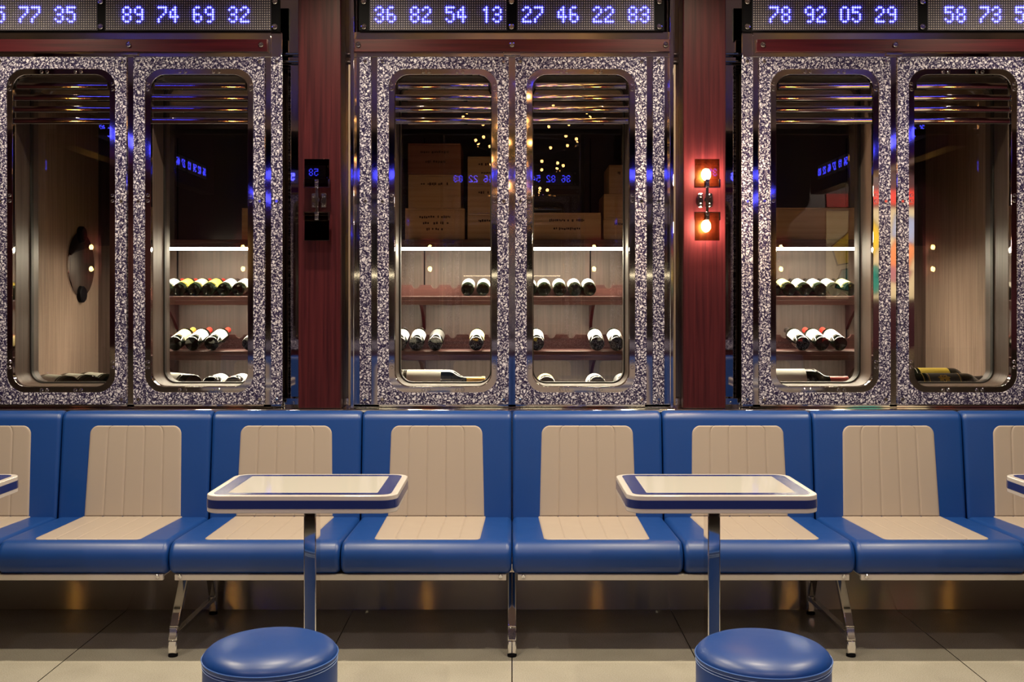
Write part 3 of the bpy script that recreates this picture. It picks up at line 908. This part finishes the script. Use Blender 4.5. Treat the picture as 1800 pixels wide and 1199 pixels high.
for z0, z1 in ((hb*0.185, hb*0.192), (hb*0.508, hb*0.515)):
    n = 16
    v = [((rg+0.0011)*math.cos(-PI/2+1.35*(2*i/n-1)), (rg+0.0011)*math.sin(-PI/2+1.35*(2*i/n-1)), z) for z in (z0, z1) for i in range(n+1)]
    e.add(v, [(i, i+1, n+2+i, n+1+i) for i in range(n)])
for a0 in (-PI/2-1.35, -PI/2+1.31):
    v = [((rg+0.0011)*math.cos(a), (rg+0.0011)*math.sin(a), z) for z in (hb*0.185, hb*0.515) for a in (a0, a0+0.04)]
    e.add(v, [(0, 1, 3, 2)])
e.build('gold_border', M['gold'], gb)

# ------------------------------------------------------------------ wooden wine crates on the top shelves
def crate(px0, px1, py0, py1, label, mat='crate', stamp=0, Yf=5.625, depth=0.32, zb=None):
    x0, x1 = X(px0, Yf), X(px1, Yf)
    z0 = Z(py1, Yf) if zb is None else zb
    z1 = Z(py0, Yf)
    o = ((x0+x1)/2, Yf, z0)
    c = empty('wine_crate', o, label, 'crate', 'wooden wine crates on the top shelves')
    MB().box(x0, x1, Yf, Yf+depth, z0, z1-0.010).build('crate_body', M[mat], c, o, 0.002)
    MB().box(x0+0.001, x1-0.001, Yf-0.001, Yf+depth, z1-0.009, z1).build('lid', M[mat], c, o, 0.002)
    rnd = random.Random(int(px0*7+py0))
    if stamp:
        s = MB()
        w_, h_ = x1-x0, z1-z0
        for ln in range(stamp):
            zc = z0 + h_*(0.72-0.5*ln/max(1, stamp-0.4))
            x = x0+w_*(0.24+0.06*ln)
            xe = x1-w_*(0.24+0.06*ln)
            while x < xe:
                lw = rnd.uniform(0.006, 0.014)
                if rnd.random() < 0.8:
                    s.box(x, x+lw*0.7, Yf-0.0012, Yf+0.0005, zc-rnd.uniform(0.003, 0.008), zc+rnd.uniform(0.003, 0.008))
                x += lw
        s.build('stamped_marking', M['ink'], c, o)
    return z1
def stack(cols):
    for col in cols:
        zb = 1.6905
        for (px0, px1, py0, py1, lab, mat, st) in col:
            zb = crate(px0, px1, py0, py1, lab, mat, st, zb=zb)+0.0005
stack([[(712, 817, 366, 422, 'wide pine crate at the bottom of the left crate stack', 'crate', 3), (717.5, 810, 307, 364, 'pine crate with script stamp, middle of the left crate stack', 'crate', 1), (717, 810, 252, 306, 'reddish crate topping the left crate stack', 'crate_red', 2)],
       [(822, 902, 375, 422, 'lowest crate of the stack behind the centre door gap', 'crate', 1), (822, 902, 324, 374, 'middle crate of the stack behind the centre door gap', 'crate', 1), (822, 902, 275, 323, 'topmost crate of the stack behind the centre door gap', 'crate', 2)],
       [(937, 1056.5, 374, 421, 'wide low pine crate alone behind the centre right porthole', 'crate', 2)],
       [(1061, 1140, 383, 421, 'lowest crate of the right stack in the centre cabinet', 'crate', 1), (1061.5, 1138, 341, 382, 'striped middle crate of the right stack in the centre cabinet', 'crate', 0), (1070.5, 1135, 290, 340, 'topmost crate of the right stack in the centre cabinet', 'crate', 1)],
       [(1364, 1506, 365, 420, 'long knotty pine crate on the top shelf of the right cabinet', 'crate', 0)],
       [(425, 500, 366, 420, 'pine crate half hidden on the top shelf of the left cabinet', 'crate', 1)]])

# ------------------------------------------------------------------ the opposite side of the room, seen in the mirrors and panes
FLIP = 3.40                                  # opposite wall stands at y = FLIP - YD
def across(src, label, C=FLIP):
    c = clone(src)
    c.location = (-src.location.x, C-src.location.y, src.location.z)
    c.rotation_euler = (0, 0, PI)
    c['label'] = label
    for q in c.children_recursive:
        if q.name.split('.')[0] in ('light_strip', 'shelf_light'):
            q.material_slots[0].link = 'OBJECT'
            q.material_slots[0].material = M['strip_dim']
    return c
for src, nm in ((cabC, 'centre'), (cabL, 'right'), (cabR, 'left')):
    across(src, 'wine cabinet on the opposite wall, %s one, seen only in reflections' % nm)
for src, nm in ((sgC, 'centre'), (sgL, 'right'), (sgR, 'left')):
    across(src, 'LED display on the opposite wall, %s one, seen only in reflections' % nm)
across(bench, 'matching blue banquette across the aisle, seen only in reflections', 4.85)
for t, nm in zip(tbs, ('first', 'second', 'third', 'fourth')):
    across(t, 'table by the opposite banquette, %s of four, seen only in reflections' % nm, 4.85)
for x, nm in ((-PX, 'left middle'), (PX, 'right middle'), (-2.78, 'far left'), (2.78, 'far right'), (-4.35, 'outermost left'), (4.35, 'outermost right')):
    c = clone(scR)
    c.location = (x, FLIP-4.615, 1.804); c.rotation_euler = (0, 0, PI)
    c['label'] = 'lit sconce on the %s post of the opposite wall, seen in reflections' % nm
    trim(MB().box(x-0.094, x+0.094, FLIP-4.74, FLIP-4.615, 0.888, CEIL), M['mahogany'], 0.004)
structure(MB().box(-6.5, 6.5, FLIP-4.74-0.02, FLIP-4.62, 0, 0.872).build('baseboard_front', M['steel']))
b = MB()
for sg in (-1, 1):
    xs = sorted((sg*0.72, sg*1.07)); b.box(xs[0], xs[1], FLIP-4.80, FLIP-4.74, 0.872, CEIL)
    xs = sorted((sg*2.64, sg*6.5)); b.box(xs[0], xs[1], FLIP-4.80, FLIP-4.74, 0.872, CEIL)
structure(b.build('wall_front', M['darkwall']))
pt = MB().box(-2.7, 2.7, 0.10, 0.20, 0, 0.93).build('partition_wall', M['mahogany']); structure(pt)
structure(MB().box(-2.7, 2.7, 0.09, 0.21, 0.93, 1.01).build('partition_wall', M['pattern'], bev=0.003))
for sg, nm in ((-1, 'left'), (1, 'right')):      # displays along the two ends of the room
    trim(MB().box(min(sg*3.06, sg*3.2), max(sg*3.06, sg*3.2), -1.1, 2.3, 2.45, CEIL), M['mahogany'], 0.004)
    for yy, q in ((1.35, 'near'), (-0.1, 'far')):
        c = clone(sgC)
        c.location = (sg*3.03, yy, sgC.location.z); c.rotation_euler = (0, 0, -sg*PI/2)
        c['label'] = 'LED display on the %s end soffit, %s one, seen only in reflections' % (nm, q)
# painting on the opposite wall
pa = empty('painting', (3.75, -1.31, 1.38), 'bold colour block painting on the opposite wall, reflected in the right doors', 'painting')
MB().box(-0.46, 0.46, -0.02, 0.0, 0, 0.92).build('canvas', plain('canvas_cream', (0.75, 0.66, 0.45), 0.6), pa)
blocks = [((0.9, 0.62, 0.02), [(-.40, .55), (-.10, .80), (.02, .62), (-.12, .40), (-.34, .36)]), ((0.0, .26, .24), [(-.36, .12), (-.06, .05), (.05, .20), (-.06, .34), (-.30, .30)]),
          ((.75, .25, .10), [(.0, .36), (.26, .30), (.36, .52), (.16, .62)]), ((.40, .16, .22), [(-.06, .22), (.22, .14), (.30, .28), (.02, .36)]),
          ((.30, .38, .70), [(.10, .64), (.32, .56), (.38, .80), (.14, .86)])]
for i, (c, pts) in enumerate(blocks):
    cx = sum(p[0] for p in pts)/len(pts); cz = sum(p[1] for p in pts)/len(pts)
    MB().prism_xz([(cx+(a-cx)*1.08, cz+(b_-cz)*1.08) for a, b_ in pts], 0.0, 0.002).build('black_outline', M['black'], pa)
    MB().prism_xz(pts, 0.001, 0.004).build('colour_shape', plain('paint_%d' % i, c, 0.5), pa)
MB().box(-0.46, 0.46, -0.02, 0.001, 0.96, 1.10).build('red_banner', plain('red_paint', (0.65, 0.03, 0.02), 0.5), pa)

# chandelier over the aisle
ch = empty('chandelier', (0.12, 1.05, CEIL), 'crystal chandelier of amber bulbs over the aisle, seen only in reflections', 'chandelier')
MB().lathe([(0.10, 0), (0.10, -0.03)], 24).build('canopy', M['chrome'], ch)
MB().lathe([(0.008, -0.03), (0.008, -0.85)], 8).build('stem', M['chrome'], ch)
bm_ = MB().sphere((0,0,0), 0.012, 10, 7).mesh('bulb', M['chand'])
for ring, (r, z, n) in enumerate(((0.52, -0.22, 16), (0.42, -0.42, 14), (0.30, -0.62, 11), (0.17, -0.82, 7))):
    MB().lathe([(r-0.008, z-0.045), (r+0.008, z-0.045), (r+0.008, z-0.035), (r-0.008, z-0.035), (r-0.008, z-0.045)], 32, (0,0,0), 'z', False, False).build('ring', M['chrome'], ch)
    sp = MB()
    for k in range(3):
        a = 2*PI*k/3
        sp.add([(0.005*math.cos(a+1.57), 0.005*math.sin(a+1.57), z-0.045), (-0.005*math.cos(a+1.57), -0.005*math.sin(a+1.57), z-0.045),
                (r*math.cos(a)-0.005*math.cos(a+1.57), r*math.sin(a)-0.005*math.sin(a+1.57), z-0.045), (r*math.cos(a)+0.005*math.cos(a+1.57), r*math.sin(a)+0.005*math.sin(a+1.57), z-0.045)], [(0, 1, 2, 3)])
    sp.build('spoke', M['chrome'], ch)
    for k in range(n):
        a = 2*PI*k/n+ring*0.3
        q = bpy.data.objects.new('bulb', bm_); COL.objects.link(q); q.parent = ch
        q.location = (r*math.cos(a), r*math.sin(a), z-0.01)
# downlight fittings
d0 = None
for sx, sy in SPOTS:
    d = empty('downlight', (sx, sy, CEIL), 'small recessed ceiling downlight above the aisle, outside the picture', 'downlight', 'ceiling downlights')
    if d0 is None:
        r_ = MB().lathe([(0.05, 0), (0.062, 0), (0.062, -0.006), (0.05, -0.006), (0.05, 0)], 24, (0,0,0), 'z', False, False).build('trim_ring', M['chrome'], d)
        d0 = d
    else:
        for c in d0.children: put(c, (0, 0, 0), d)
